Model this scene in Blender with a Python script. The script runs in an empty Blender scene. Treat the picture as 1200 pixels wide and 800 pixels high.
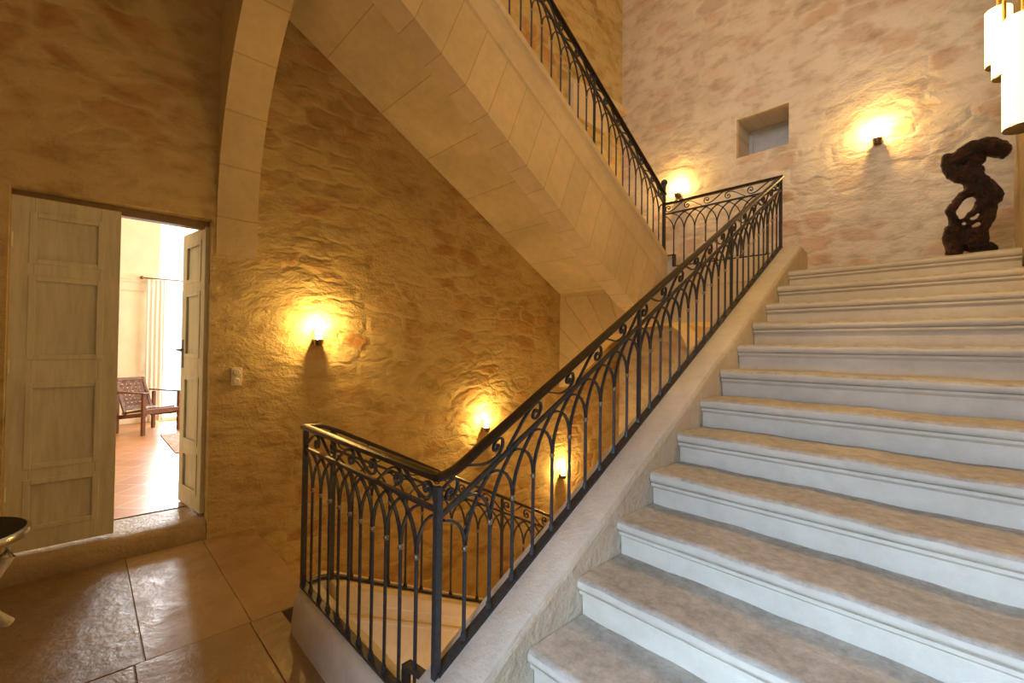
import bpy, bmesh, math, random
from mathutils import Vector, Matrix
random.seed(7)
SC = bpy.context.scene
COL = SC.collection
PI = math.pi

# ------------------------------------------------------------------ helpers
def link(o, parent=None):
    COL.objects.link(o)
    if parent is not None:
        o.parent = parent
        o.matrix_parent_inverse = Matrix.Translation(-parent.location)
    return o

def obj(name, bm, mats, parent=None, smooth=False, bevel=0, label=None, ang=40):
    bmesh.ops.recalc_face_normals(bm, faces=bm.faces)
    me = bpy.data.meshes.new(name)
    bm.to_mesh(me); bm.free()
    if not isinstance(mats, (list, tuple)): mats = [mats]
    for m in mats: me.materials.append(m)
    if smooth:
        for p in me.polygons: p.use_smooth = True
        try: me.set_sharp_from_angle(angle=math.radians(ang))
        except Exception: pass
    o = bpy.data.objects.new(name, me)
    link(o, parent)
    if bevel:
        b = o.modifiers.new('bevel', 'BEVEL'); b.width = bevel; b.segments = 2
        b.limit_method = 'ANGLE'; b.angle_limit = math.radians(40)
    if label: o['label'] = label
    return o

def thing(name, label, cat, loc=(0, 0, 0), group=None):
    o = bpy.data.objects.new(name, None); COL.objects.link(o)
    o.empty_display_size = .05
    o.location = loc
    return tag(o, label, cat, group)

def tag(o, label, cat, group=None):
    o['label'] = label; o['category'] = cat
    if group: o['group'] = group
    return o

def struct(o, label=None, cat=None):
    o['kind'] = 'structure'
    if label: o['label'] = label
    if cat: o['category'] = cat
    return o

def box(bm, x0, x1, y0, y1, z0, z1, mi=0, M=None):
    vs = [Vector((x, y, z)) for x in (x0, x1) for y in (y0, y1) for z in (z0, z1)]
    if M is not None: vs = [M @ v for v in vs]
    v = [bm.verts.new(c) for c in vs]
    for f in ((0,1,3,2),(4,6,7,5),(0,4,5,1),(2,3,7,6),(0,2,6,4),(1,5,7,3)):
        fc = bm.faces.new([v[i] for i in f]); fc.material_index = mi
    return v

def prism(bm, pts, axis, a, b, mi=0, M=None):
    """closed polygon pts (2-D) extruded along axis from a to b.
    axis x: pts=(y,z); y: pts=(x,z); z: pts=(x,y)"""
    def mk(p, t):
        c = {'x': (t, p[0], p[1]), 'y': (p[0], t, p[1]), 'z': (p[0], p[1], t)}[axis]
        c = Vector(c)
        return bm.verts.new(M @ c if M is not None else c)
    A = [mk(p, a) for p in pts]; B = [mk(p, b) for p in pts]
    n = len(pts); fs = []
    for i in range(n):
        j = (i+1) % n
        f = bm.faces.new((A[i], A[j], B[j], B[i])); f.material_index = mi; fs.append(f)
    for L in (A, list(reversed(B))):
        f = bm.faces.new(L); f.material_index = mi; f.normal_update()
        if n > 4: bmesh.ops.triangulate(bm, faces=[f])
    return fs

def sweep(bm, path, prof, closed_ends=True, up=Vector((0, 0, 1)), mi=0, radii=None):
    """sweep a closed profile [(side, up)] along a list of points"""
    path = [Vector(p) for p in path]; n = len(path); rings = []
    for i, p in enumerate(path):
        t = (path[min(i+1, n-1)] - path[max(i-1, 0)])
        if t.length < 1e-9: t = Vector((0, 0, 1))
        t.normalize()
        u = up
        if abs(t.dot(u)) > .985: u = Vector((0, 1, 0)) if abs(t.y) < .9 else Vector((1, 0, 0))
        s = t.cross(u).normalized(); w = s.cross(t).normalized()
        k = radii[i] if radii else 1
        rings.append([bm.verts.new(p + s*a*k + w*b*k) for a, b in prof])
    m = len(prof)
    for i in range(n-1):
        for j in range(m):
            f = bm.faces.new((rings[i][j], rings[i][(j+1) % m], rings[i+1][(j+1) % m], rings[i+1][j]))
            f.material_index = mi
    if closed_ends:
        for r in (rings[0], list(reversed(rings[-1]))):
            f = bm.faces.new(r); f.material_index = mi

def circ(r, n=8, ry=None):
    ry = ry or r
    return [(r*math.cos(2*PI*i/n), ry*math.sin(2*PI*i/n)) for i in range(n)]
def rect(a, b):
    return [(-a, -b), (a, -b), (a, b), (-a, b)]

def tube(bm, path, r, n=8, mi=0, radii=None):
    sweep(bm, path, circ(r, n), mi=mi, radii=radii)

def lathe(bm, prof, c, n=24, mi=0, a0=0, a1=2*PI, caps=True):
    """prof = [(r,z)], around vertical axis at c"""
    full = abs(a1-a0-2*PI) < 1e-6
    k = n if full else n+1
    rings = []
    for r, z in prof:
        rings.append([bm.verts.new((c[0]+r*math.cos(a0+(a1-a0)*i/n), c[1]+r*math.sin(a0+(a1-a0)*i/n), c[2]+z)) for i in range(k)])
    for a, b in zip(rings[:-1], rings[1:]):
        for i in range(n):
            j = (i+1) % k
            try:
                f = bm.faces.new((a[i], a[j], b[j], b[i])); f.material_index = mi
            except ValueError: pass
    for r in (rings[0], rings[-1]):
        if full and caps:
            f = bm.faces.new(r); f.material_index = mi

def sphere(bm, c, r, sx=1, sy=1, sz=1, seg=16, mi=0):
    res = bmesh.ops.create_uvsphere(bm, u_segments=seg, v_segments=seg//2, radius=r)
    for v in res['verts']:
        v.co = Vector((v.co.x*sx, v.co.y*sy, v.co.z*sz)) + Vector(c)
    for f in {f for v in res['verts'] for f in v.link_faces}: f.material_index = mi

# ------------------------------------------------------------------ materials
class NT:
    def __init__(s, name):
        s.m = bpy.data.materials.new(name); s.m.use_nodes = True
        s.t = s.m.node_tree; s.n = s.t.nodes; s.l = s.t.links
        s.b = s.n['Principled BSDF']
    def add(s, t, **kw):
        nd = s.n.new(t)
        for k, v in kw.items():
            if k in nd.bl_rna.properties.keys(): setattr(nd, k, v)
            else: nd.inputs[k].default_value = v
        return nd
    def ln(s, a, b): s.l.new(a, b)
    def math(s, op, a, b=None, clamp=False):
        nd = s.n.new('ShaderNodeMath'); nd.operation = op; nd.use_clamp = clamp
        for i, v in enumerate((a, b)):
            if v is None: continue
            if hasattr(v, 'is_linked'): s.ln(v, nd.inputs[i])
            else: nd.inputs[i].default_value = v
        return nd.outputs[0]
    def mix(s, f, a, b, mode='MIX'):
        nd = s.n.new('ShaderNodeMix'); nd.data_type = 'RGBA'; nd.blend_type = mode
        for k, v in ((0, f), (6, a), (7, b)):
            if hasattr(v, 'is_linked'): s.ln(v, nd.inputs[k])
            else: nd.inputs[k].default_value = v if k == 0 else tuple(v)+(1,)
        return nd.outputs[2]
    def ramp(s, f, stops):
        nd = s.n.new('ShaderNodeValToRGB'); e = nd.color_ramp.elements
        while len(e) > 1: e.remove(e[-1])
        e[0].position = stops[0][0]; e[0].color = tuple(stops[0][1])+(1,)
        for p, c in stops[1:]:
            x = e.new(p); x.color = tuple(c)+(1,)
        s.ln(f, nd.inputs[0]); return nd.outputs[0]
    def noise(s, vec, scale, detail=4, rough=.55, dist=0):
        nd = s.n.new('ShaderNodeTexNoise')
        nd.inputs['Scale'].default_value = scale; nd.inputs['Detail'].default_value = detail
        nd.inputs['Roughness'].default_value = rough; nd.inputs['Distortion'].default_value = dist
        if vec is not None: s.ln(vec, nd.inputs['Vector'])
        return nd
    def pos(s):
        return s.n.new('ShaderNodeNewGeometry').outputs['Position']
    def plane(s, a, b):
        """vector (pos[a], pos[b], 0)"""
        sp = s.n.new('ShaderNodeSeparateXYZ'); s.ln(s.pos(), sp.inputs[0])
        cb = s.n.new('ShaderNodeCombineXYZ')
        s.ln(sp.outputs['XYZ'.index(a)], cb.inputs[0]); s.ln(sp.outputs['XYZ'.index(b)], cb.inputs[1])
        return cb.outputs[0], sp
    def bump(s, h, strength, dist, prev=None):
        nd = s.n.new('ShaderNodeBump'); nd.inputs['Strength'].default_value = strength
        nd.inputs['Distance'].default_value = dist; s.ln(h, nd.inputs['Height'])
        if prev is not None: s.ln(prev, nd.inputs['Normal'])
        return nd.outputs[0]
    def fin(s, col=None, rough=None, normal=None, **kw):
        for k, v in (('Base Color', col), ('Roughness', rough), ('Normal', normal)):
            if v is None: continue
            if hasattr(v, 'is_linked'): s.ln(v, s.b.inputs[k])
            else: s.b.inputs[k].default_value = (tuple(v)+(1,)) if k == 'Base Color' else v
        for k, v in kw.items(): s.b.inputs[k.replace('_', ' ')].default_value = v
        return s.m

def vecdistort(t, vec, scale, amt):
    n = t.noise(vec, scale, 2)
    sub = t.n.new('ShaderNodeVectorMath'); sub.operation = 'SUBTRACT'
    t.ln(n.outputs['Color'], sub.inputs[0]); sub.inputs[1].default_value = (.5, .5, .5)
    sc = t.n.new('ShaderNodeVectorMath'); sc.operation = 'SCALE'; sc.inputs['Scale'].default_value = amt
    t.ln(sub.outputs[0], sc.inputs[0])
    ad = t.n.new('ShaderNodeVectorMath'); ad.operation = 'ADD'
    t.ln(vec, ad.inputs[0]); t.ln(sc.outputs[0], ad.inputs[1])
    return ad.outputs[0]

def rubble(name, a, base, dark, red, smooth_zone=None, scale=3.0, rnd=.8, stretch=2.0, rel=.5):
    """lime-washed rubble wall: irregular coursed stones half buried in plaster"""
    t = NT(name)
    v, sp = t.plane(a, 'Z')
    vd = vecdistort(t, v, 2.2, .16)
    vd = vecdistort(t, vd, 8, .045)
    mp = t.n.new('ShaderNodeMapping'); mp.inputs['Scale'].default_value = (scale, scale*stretch, 1); t.ln(vd, mp.inputs[0])
    vo = t.n.new('ShaderNodeTexVoronoi'); vo.voronoi_dimensions = '2D'; vo.feature = 'F1'; vo.distance = 'CHEBYCHEV'
    vo.inputs['Scale'].default_value = 1; vo.inputs['Randomness'].default_value = rnd; t.ln(mp.outputs[0], vo.inputs['Vector'])
    ve = t.n.new('ShaderNodeTexVoronoi'); ve.voronoi_dimensions = '2D'; ve.feature = 'F2'; ve.distance = 'CHEBYCHEV'
    ve.inputs['Scale'].default_value = 1; ve.inputs['Randomness'].default_value = rnd; t.ln(mp.outputs[0], ve.inputs['Vector'])
    edge = t.math('SUBTRACT', ve.outputs['Distance'], vo.outputs['Distance'])
    face = t.ramp(edge, [(.01, (0,)*3), (.30, (1,)*3)])
    cs = t.n.new('ShaderNodeSeparateColor'); t.ln(vo.outputs['Color'], cs.inputs[0])
    bval = cs.outputs[0]
    st = t.n.new('ShaderNodeMapping'); st.inputs['Scale'].default_value = (1, 1.7, 1); t.ln(v, st.inputs[0])
    nb = t.noise(v, 1.0, 3)                     # where plaster hides the stones
    nf = t.noise(st.outputs[0], 4.2, 7, .58, .2)  # lumps, stretched along the courses
    ng = t.noise(v, 42, 4, .65)
    nw = t.noise(v, .55, 3)
    show = t.ramp(nb.outputs['Fac'], [(.38, (.10,)*3), (.62, (1,)*3)])
    if smooth_zone:
        y1, z1 = smooth_zone
        nz = t.math('MULTIPLY', t.math('SUBTRACT', nf.outputs['Fac'], .5), .5)
        my = t.math('LESS_THAN', t.math('ADD', sp.outputs['XYZ'.index(a)], nz), y1)
        mz = t.math('LESS_THAN', t.math('ADD', sp.outputs[2], nz), z1)
        sm = t.math('MULTIPLY', my, mz)
        show = t.math('MULTIPLY', show, t.math('SUBTRACT', 1, t.math('MULTIPLY', sm, .75)))
    stone = t.ramp(bval, [(0, dark), (.3, base), (.55, [c*1.05 for c in base]), (.75, red), (.9, [x*.85 for x in red]), (1, dark)])
    fac = t.math('MULTIPLY', t.math('MULTIPLY', face, show), .85)
    c = t.mix(fac, base, stone)
    mott = t.ramp(nf.outputs['Fac'], [(.28, (.62, .56, .47)), (.5, (1, 1, 1)), (.75, (1.08, 1.08, 1.06))])
    c = t.mix(.8, c, mott, 'MULTIPLY')
    wash = t.ramp(nw.outputs['Fac'], [(.35, (.86, .82, .74)), (.65, (1.04, 1.04, 1.04))])
    c = t.mix(.8, c, wash, 'MULTIPLY')
    pit = t.ramp(ng.outputs['Fac'], [(.27, (.66, .6, .5)), (.36, (1, 1, 1))])
    c = t.mix(.5, c, pit, 'MULTIPLY')
    h = t.math('ADD', t.math('MULTIPLY', t.math('MULTIPLY', face, show), rel), t.math('MULTIPLY', nf.outputs['Fac'], 1.6))
    n1 = t.bump(h, .7, .042)
    n2 = t.bump(ng.outputs['Fac'], .6, .014, n1)
    return t.fin(c, .92, n2, Specular_IOR_Level=.12)

def ashlar(name, base, var=.12, joints=None, bumpy=.25, rough=.85):
    """smooth limestone; joints = ('uv', w, h, mortar) draws fine joints from the UVs"""
    t = NT(name)
    p = t.pos()
    n1 = t.noise(p, 1.7, 4); n2 = t.noise(p, 14, 5, .6); n3 = t.noise(p, 60, 3)
    c = t.ramp(n1.outputs['Fac'], [(.3, [x*(1-var) for x in base]), (.7, [min(1, x*(1+var*.6)) for x in base])])
    c = t.mix(.35, c, t.ramp(n2.outputs['Fac'], [(.3, (.75, .72, .66)), (.6, (1, 1, 1))]), 'MULTIPLY')
    h = t.math('ADD', n2.outputs['Fac'], t.math('MULTIPLY', n3.outputs['Fac'], .3))
    if joints:
        uv = t.n.new('ShaderNodeUVMap').outputs[0]
        br = t.add('ShaderNodeTexBrick', offset=joints[3] if len(joints) > 3 else 0)
        t.ln(uv, br.inputs['Vector']); br.inputs['Scale'].default_value = 1
        br.inputs['Brick Width'].default_value = joints[0]; br.inputs['Row Height'].default_value = joints[1]
        br.inputs['Mortar Size'].default_value = joints[2]; br.inputs['Mortar Smooth'].default_value = .3
        br.inputs['Color1'].default_value = (.93, .93, .92, 1); br.inputs['Color2'].default_value = (1.05, 1.04, 1.02, 1)
        br.inputs['Mortar'].default_value = (.76, .70, .60, 1)
        c = t.mix(1, c, br.outputs['Color'], 'MULTIPLY')
        h = t.math('SUBTRACT', h, t.math('MULTIPLY', br.outputs['Fac'], .6))
    return t.fin(c, rough, t.bump(h, bumpy, .02), Specular_IOR_Level=.25)

def plain(name, col, rough=.5, metal=0, bump=0, scale=30, var=0.1, **kw):
    t = NT(name)
    n = t.noise(t.pos(), scale, 4)
    c = t.ramp(n.outputs['Fac'], [(.3, [x*(1-var) for x in col]), (.7, [min(1, x*(1+var)) for x in col])])
    nm = t.bump(n.outputs['Fac'], bump, .01) if bump else None
    return t.fin(c, rough, nm, Metallic=metal, **kw)

def glow(name, col, strength):
    t = NT(name)
    lw = t.n.new('ShaderNodeTexNoise')
    t.b.inputs['Base Color'].default_value = (.9, .85, .7, 1)
    t.b.inputs['Emission Color'].default_value = tuple(col)+(1,)
    t.b.inputs['Emission Strength'].default_value = strength
    t.b.inputs['Roughness'].default_value = .4
    return t.m

LIME = (.66, .55, .38)
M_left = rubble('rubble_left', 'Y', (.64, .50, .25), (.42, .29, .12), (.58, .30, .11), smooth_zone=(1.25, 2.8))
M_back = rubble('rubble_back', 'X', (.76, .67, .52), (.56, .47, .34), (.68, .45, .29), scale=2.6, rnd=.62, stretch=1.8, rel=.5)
M_gall = rubble('rubble_gallery', 'X', (.62, .52, .36), (.5, .42, .28), (.6, .4, .26))
M_ash = ashlar('ashlar', (.70, .57, .37))
M_ashj = ashlar('ashlar_jointed', (.70, .57, .37), joints=(.233, 9.0, .004))
M_soff = ashlar('soffit_blocks', (.66, .56, .38), joints=(.62, 5.0, .006), var=.2)
M_vous = ashlar('voussoirs', (.68, .55, .34), joints=(.4, 5, .006))
M_pier = ashlar('pier_stone', (.62, .52, .36), var=.25, bumpy=.9, rough=.95)
M_kerb = ashlar('kerb_stone', (.68, .62, .52), var=.18, bumpy=.6)
M_string = ashlar('string_plaster', (.62, .53, .40), var=.15, bumpy=.9)
M_riser = ashlar('riser_stone', (.66, .60, .49), var=.14, bumpy=.35, rough=.7)
def mk_tread():
    t = NT('tread_worn'); p = t.pos()
    n1 = t.noise(p, 2.2, 5, .6); n2 = t.noise(p, 24, 7, .78); n3 = t.noise(p, 12, 4)
    c = t.ramp(n1.outputs['Fac'], [(.3, (.40, .37, .31)), (.7, (.54, .505, .435))])
    c = t.mix(.75, c, t.ramp(n2.outputs['Fac'], [(.32, (.66, .65, .63)), (.5, (1, 1, 1)), (.66, (1.3, 1.3, 1.3))]), 'MULTIPLY')
    c = t.mix(.4, c, t.ramp(n3.outputs['Fac'], [(.35, (.8, .78, .76)), (.6, (1, 1, 1))]), 'MULTIPLY')
    return t.fin(c, .75, t.bump(n2.outputs['Fac'], .4, .01))
M_tread = mk_tread()
def mk_flag():
    t = NT('flagstone'); p = t.pos()
    n1 = t.noise(p, 1.5, 4); n2 = t.noise(p, 7, 6, .62, .2); n3 = t.noise(p, 22, 4)
    at = t.n.new('ShaderNodeAttribute'); at.attribute_name = 'tint'
    c = t.ramp(n1.outputs['Fac'], [(.3, (.25, .165, .08)), (.7, (.39, .265, .135))])
    c = t.mix(1, c, at.outputs['Color'], 'MULTIPLY')
    c = t.mix(.5, c, t.ramp(n2.outputs['Fac'], [(.3, (.7, .66, .6)), (.6, (1, 1, 1))]), 'MULTIPLY')
    r = t.ramp(n2.outputs['Fac'], [(.3, (.5,)*3), (.7, (.27,)*3)])
    h = t.math('ADD', n2.outputs['Fac'], t.math('MULTIPLY', n3.outputs['Fac'], .25))
    return t.fin(c, r, t.bump(h, .4, .022), Specular_IOR_Level=.5)
M_flag = mk_flag()
M_iron = plain('wrought_iron', (.05, .05, .052), .45, .35, bump=.15, scale=60, var=.3)
M_rail = plain('handrail_iron', (.03, .02, .013), .36, .3, bump=.08, scale=40, var=.3)
M_collar = plain('worn_collar', (.30, .25, .18), .4, .8, var=.2)
def mk_door(name, col):
    t = NT(name); p = t.pos()
    mp = t.n.new('ShaderNodeMapping'); mp.inputs['Scale'].default_value = (6, 6, .7); t.ln(p, mp.inputs[0])
    n1 = t.noise(mp.outputs[0], 5, 5, .6); n2 = t.noise(p, 2.5, 4)
    c = t.ramp(n1.outputs['Fac'], [(.28, [x*.8 for x in col]), (.6, col)])
    c = t.mix(.5, c, t.ramp(n2.outputs['Fac'], [(.3, (.85, .86, .82)), (.65, (1, 1, 1))]), 'MULTIPLY')
    return t.fin(c, .55, t.bump(n1.outputs['Fac'], .2, .006))
M_door = mk_door('door_paint', (.76, .72, .54))
M_doorgap = plain('door_groove', (.33, .30, .2), .8)
M_plaster = plain('room_plaster', (.86, .76, .58), .9, bump=.1, scale=4, var=.06)
def mk_tile():
    t = NT('terracotta'); v, sp = t.plane('X', 'Y')
    mp = t.n.new('ShaderNodeMapping'); mp.inputs['Rotation'].default_value = (0, 0, math.radians(45)); t.ln(v, mp.inputs[0])
    br = t.add('ShaderNodeTexBrick', offset=0); t.ln(mp.outputs[0], br.inputs['Vector'])
    br.inputs['Scale'].default_value = 1; br.inputs['Brick Width'].default_value = .3; br.inputs['Row Height'].default_value = .3
    br.inputs['Mortar Size'].default_value = .008
    br.inputs['Color1'].default_value = (.40, .16, .05, 1); br.inputs['Color2'].default_value = (.48, .21, .075, 1)
    br.inputs['Mortar'].default_value = (.5, .36, .24, 1)
    n = t.noise(v, 7, 4)
    c = t.mix(.5, br.outputs['Color'], t.ramp(n.outputs['Fac'], [(.3, (.75, .75, .75)), (.6, (1, 1, 1))]), 'MULTIPLY')
    return t.fin(c, .3, t.bump(br.outputs['Fac'], -.3, .01))
M_tile = mk_tile()
M_wood = plain('chair_wood', (.13, .045, .014), .4, bump=.1, scale=25, var=.35)
M_strap = plain('chair_leather', (.12, .04, .013), .5, bump=.2, scale=40, var=.3)
M_burl = None
def mk_burl():
    t = NT('burl_wood'); p = t.pos()
    n1 = t.noise(p, 7, 6, .7, 1.2); n2 = t.noise(p, 30, 5, .7)
    c = t.ramp(n1.outputs['Fac'], [(.3, (.006, .003, .002)), (.5, (.022, .008, .005)), (.62, (.085, .026, .011)), (.72, (.014, .006, .004))])
    h = t.math('ADD', n1.outputs['Fac'], t.math('MULTIPLY', n2.outputs['Fac'], .4))
    return t.fin(c, .3, t.bump(h, 1, .06))
M_burl = mk_burl()
M_marble_dark = plain('dark_marble', (.012, .013, .012), .4, var=.6, scale=6, Specular_IOR_Level=.08)
M_chrome = plain('steel_edge', (.55, .56, .55), .22, 1)
M_marble_white = plain('white_carved_stone', (.62, .57, .48), .6, bump=.5, scale=30, var=.2)
M_brass = plain('dark_brass', (.20, .13, .05), .35, .9)
M_plastic = plain('switch_plastic', (.72, .66, .52), .4)
M_curtain = plain('curtain_cloth', (.88, .84, .76), .9, var=.04)
M_curtain.node_tree.nodes['Principled BSDF'].inputs['Transmission Weight'].default_value = 0
M_frame = plain('white_frame', (.75, .74, .7), .5)
M_shutter = plain('blue_grey_shutter', (.50, .50, .46), .7, bump=.2, scale=8, var=.12)
M_ceil = plain('ceiling_plaster', (.62, .54, .4), .9, bump=.1, scale=5)
M_tube = glow('glowing_tube', (1, .80, .36), 2.2)
M_bulb = glow('glowing_glass', (1, .72, .26), 22)
M_cord = plain('gilt_cord', (.55, .36, .10), .4, .5)
M_rug = plain('rug_weave', (.42, .22, .16), .95, bump=.4, scale=18, var=.7)
M_paper = plain('magazine_paper', (.75, .74, .72), .4, scale=22, var=.5)
M_blackcloth = plain('black_cloth', (.02, .02, .025), .8)
def mk_glass():
    t = NT('window_glass')
    out = t.n['Material Output']
    tr = t.n.new('ShaderNodeBsdfTransparent'); gl = t.n.new('ShaderNodeBsdfGlossy'); gl.inputs['Roughness'].default_value = .02
    mx = t.n.new('ShaderNodeMixShader'); mx.inputs[0].default_value = .06
    t.ln(tr.outputs[0], mx.inputs[1]); t.ln(gl.outputs[0], mx.inputs[2]); t.ln(mx.outputs[0], out.inputs['Surface'])
    return t.m
M_glass = mk_glass()

# ------------------------------------------------------------------ key dimensions (metres)
XW = -4.13           # stairwell side of the left wall
YB = 6.41            # back wall
XS = -1.10           # left ends of the main treads
RUN, RISE = .2769, .15685
Y0, Z0 = 1.1463, .4428        # third nosing
def nose(k): return Y0 + k*RUN, Z0 + k*RISE
ZL = nose(11)[1]     # upper landing
YL = nose(11)[0]
ZTOP = 8.6
ZR = .16             # floor of the next room
WELL_L, WELL_R = -2.42, -1.36
YF = 4.60            # front face of the landing over the well

# ------------------------------------------------------------------ room shell
bm = bmesh.new()
TH = .42
dy0, dy1, dz0, dz1 = -.346, .715, .13, 2.472
box(bm, XW-TH, XW, -2.6, dy0, -3, ZTOP)
box(bm, XW-TH, XW, dy1, YB+.4, -3, ZTOP)
box(bm, XW-TH, XW, dy0, dy1, dz1, ZTOP)
box(bm, XW-TH, XW, dy0, dy1, -3, -.2)
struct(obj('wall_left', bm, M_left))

# back wall with niche
nx0, nx1, nz0, nz1 = -2.31, -1.68, 4.13, 4.66
bm = bmesh.new()
box(bm, XW-TH, nx0, YB, YB+.9, -3, ZTOP)
box(bm, nx1, 3.2, YB, YB+.9, -3, ZTOP)
box(bm, nx0, nx1, YB, YB+.9, -3, nz0)
box(bm, nx0, nx1, YB, YB+.9, nz1, ZTOP)
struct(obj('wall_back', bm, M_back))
t = thing('niche_shutter', 'blue-grey wooden shutter closing the small square niche in the upper stone wall', 'shutter', (-2.0, YB+.5, nz0))
bm = bmesh.new(); box(bm, nx0, nx1, YB+.5, YB+.53, nz0, nz1)
obj('panel', bm, M_shutter, t)
bm = bmesh.new()
box(bm, nx0, nx0+.05, YB+.485, YB+.5, nz0, nz1); box(bm, nx1-.05, nx1, YB+.485, YB+.5, nz0, nz1)
box(bm, nx0+.05, nx1-.05, YB+.485, YB+.5, nz0, nz0+.04); box(bm, nx0+.05, nx1-.05, YB+.485, YB+.5, nz1-.05, nz1)
obj('frame', bm, M_shutter, t)

# right wall / pier beside the upper steps
bm = bmesh.new()
box(bm, .196, .75, 3.5, 5.47, -.5, ZTOP)
for e in list(bm.edges): pass
bmesh.ops.subdivide_edges(bm, edges=bm.edges[:], cuts=30, use_grid_fill=True)
for v in bm.verts:
    v.co.x += .018*math.sin(v.co.z*9+v.co.y*4)*math.sin(v.co.y*11+v.co.z*3)
    v.co.y += .012*math.sin(v.co.z*8.3+v.co.x*5)
struct(obj('wall_right', bm, M_pier, smooth=True))
bm = bmesh.new()
box(bm, 1.15, 1.4, -2.6, 3.5, -.5, ZTOP)
box(bm, .75, 1.4, 3.5, 3.7, -.5, ZTOP)
box(bm, 3.0, 3.2, 5.47, YB, -.5, ZTOP); box(bm, .75, 3.2, 5.3, 5.47, -.5, ZTOP)
struct(obj('wall_side', bm, M_pier))

# front wall behind the camera, with two window openings
WX0, WX1, WZ0, WZ1 = -.55, .95, .10, 2.35
UX0, UX1, UZ0, UZ1 = -1.6, .9, 4.9, 7.6
FY = -2.6
bm = bmesh.new()
box(bm, XW-TH, -.6, FY-.3, FY, -.3, 4.2); box(bm, -.6, 1.4, FY-.3, FY, 3.9, 4.2)
box(bm, XW-TH, UX0, FY-.3, FY, 4.2, ZTOP); box(bm, UX1, 1.4, FY-.3, FY, 4.2, ZTOP)
box(bm, UX0, UX1, FY-.3, FY, 4.2, UZ0); box(bm, UX0, UX1, FY-.3, FY, UZ1, ZTOP)
struct(obj('wall_front', bm, M_gall))
def window(name, x0, x1, y, z0, z1, nv, nh):
    bm = bmesh.new(); w = .05
    box(bm, x0, x0+w, y-.04, y+.04, z0, z1); box(bm, x1-w, x1, y-.04, y+.04, z0, z1)
    box(bm, x0+w, x1-w, y-.04, y+.04, z0, z0+w); box(bm, x0+w, x1-w, y-.04, y+.04, z1-w, z1)
    for i in range(1, nv):
        x = x0+(x1-x0)*i/nv; box(bm, x-.02, x+.02, y-.03, y+.03, z0+w, z1-w)
    o = struct(obj(name, bm, M_frame))
    bm = bmesh.new(); box(bm, x0+w, x1-w, y-.004, y+.004, z0+w, z1-w)
    obj('pane', bm, M_glass, o)
    return o
# entrance wall close behind the camera, with a glazed door-window
EX0, EX1, EZ0, EZ1, EY = -.35, .95, .02, 2.0, -1.35
bm = bmesh.new()
box(bm, -.8, EX0, EY-.3, EY, -.3, 4.3); box(bm, EX1, 1.15, EY-.3, EY, -.3, 4.3)
box(bm, EX0, EX1, EY-.3, EY, EZ1, 4.3); box(bm, EX0, EX1, EY-.3, EY, -.3, EZ0); box(bm, -.8, -.6, FY, EY-.3, -.3, 4.3)
struct(obj('wall_entry', bm, M_gall))
window('window_2', EX0, EX1, EY-.2, EZ0, EZ1, 2, 1)
window('window_3', UX0, UX1, FY-.15, UZ0, UZ1, 3, 1)

bm = bmesh.new(); box(bm, XW-TH, 3.2, FY-.3, YB+.9, ZTOP, ZTOP+.2)
struct(obj('ceiling', bm, M_ceil))
# gallery ceiling = floor of the upper gallery
bm = bmesh.new(); box(bm, XW, 1.15, FY, .735, 4.30, 4.55)
struct(obj('ceiling_gallery', bm, M_ceil))

# floor of big flagstones
bm = bmesh.new()
lay = bm.loops.layers.float_color.new('tint')
def slab(x0, x1, y0, y1, z=0):
    g = .002
    n0 = len(bm.faces)
    zz = z + random.uniform(-.003, .001)
    box(bm, x0+g, x1-g, y0+g, y1-g, -.012, zz)
    k = random.uniform(.82, 1.12); w = random.uniform(-.04, .04)
    bm.faces.ensure_lookup_table()
    for f in bm.faces[n0:]:
        for l in f.loops: l[lay] = (k+w, k, k-w, 1)
ys = [-2.6, -1.75, -1.0, -.42, .24, .69, 1.035]
for a, b in zip(ys[:-1], ys[1:]): slab(XW, -2.735, a, b)
for a, b in zip([-2.6, -1.6, -.72, .2, .68], [-1.6, -.72, .2, .68, .84]): slab(-2.735, -1.75, a, b)
for a, b in zip([-2.6, -1.9, -1.15, -.4, .3], [-1.9, -1.15, -.4, .3, .84]): slab(-1.75, -.85, a, b)
for a, b in zip([-2.6, -1.7, -.9, -.1], [-1.7, -.9, -.1, .592]): slab(-.85, .15, a, b); slab(.15, 1.15, a, b)
n0 = len(bm.faces)
box(bm, XW, 1.15, -2.6, .84, -.4, -.008); box(bm, XW, -2.75, .84, 1.03, -.4, -.008)
bm.faces.ensure_lookup_table()
for f in bm.faces[n0:]:
    for l in f.loops: l[lay] = (.75, .75, .75, 1)
struct(obj('floor', bm, M_flag, bevel=.003))
# lower landing at the foot of the flight going down
bm = bmesh.new(); box(bm, XW, -1.2, 4.6, YB, -2.35, -2.15); box(bm, XW, -1.2, .84, 4.6, -3.0, -2.8)
struct(obj('floor_lower', bm, M_ash))

# threshold stone (worn front edge)
bm = bmesh.new()
prism(bm, [(-4.56, -.19), (-4.135, -.19), (-4.135, .03), (-4.14, .10), (-4.16, .128), (-4.20, .142), (-4.30, .148), (-4.56, .155)], 'y', dy0+.003, dy1-.003)
M_sill = ashlar('sill_stone', (.44, .33, .2), var=.25, bumpy=.5, rough=.42)
struct(obj('trim_1', bm, M_sill, smooth=True, ang=60), 'worn stone threshold under the double door', 'threshold')
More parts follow.
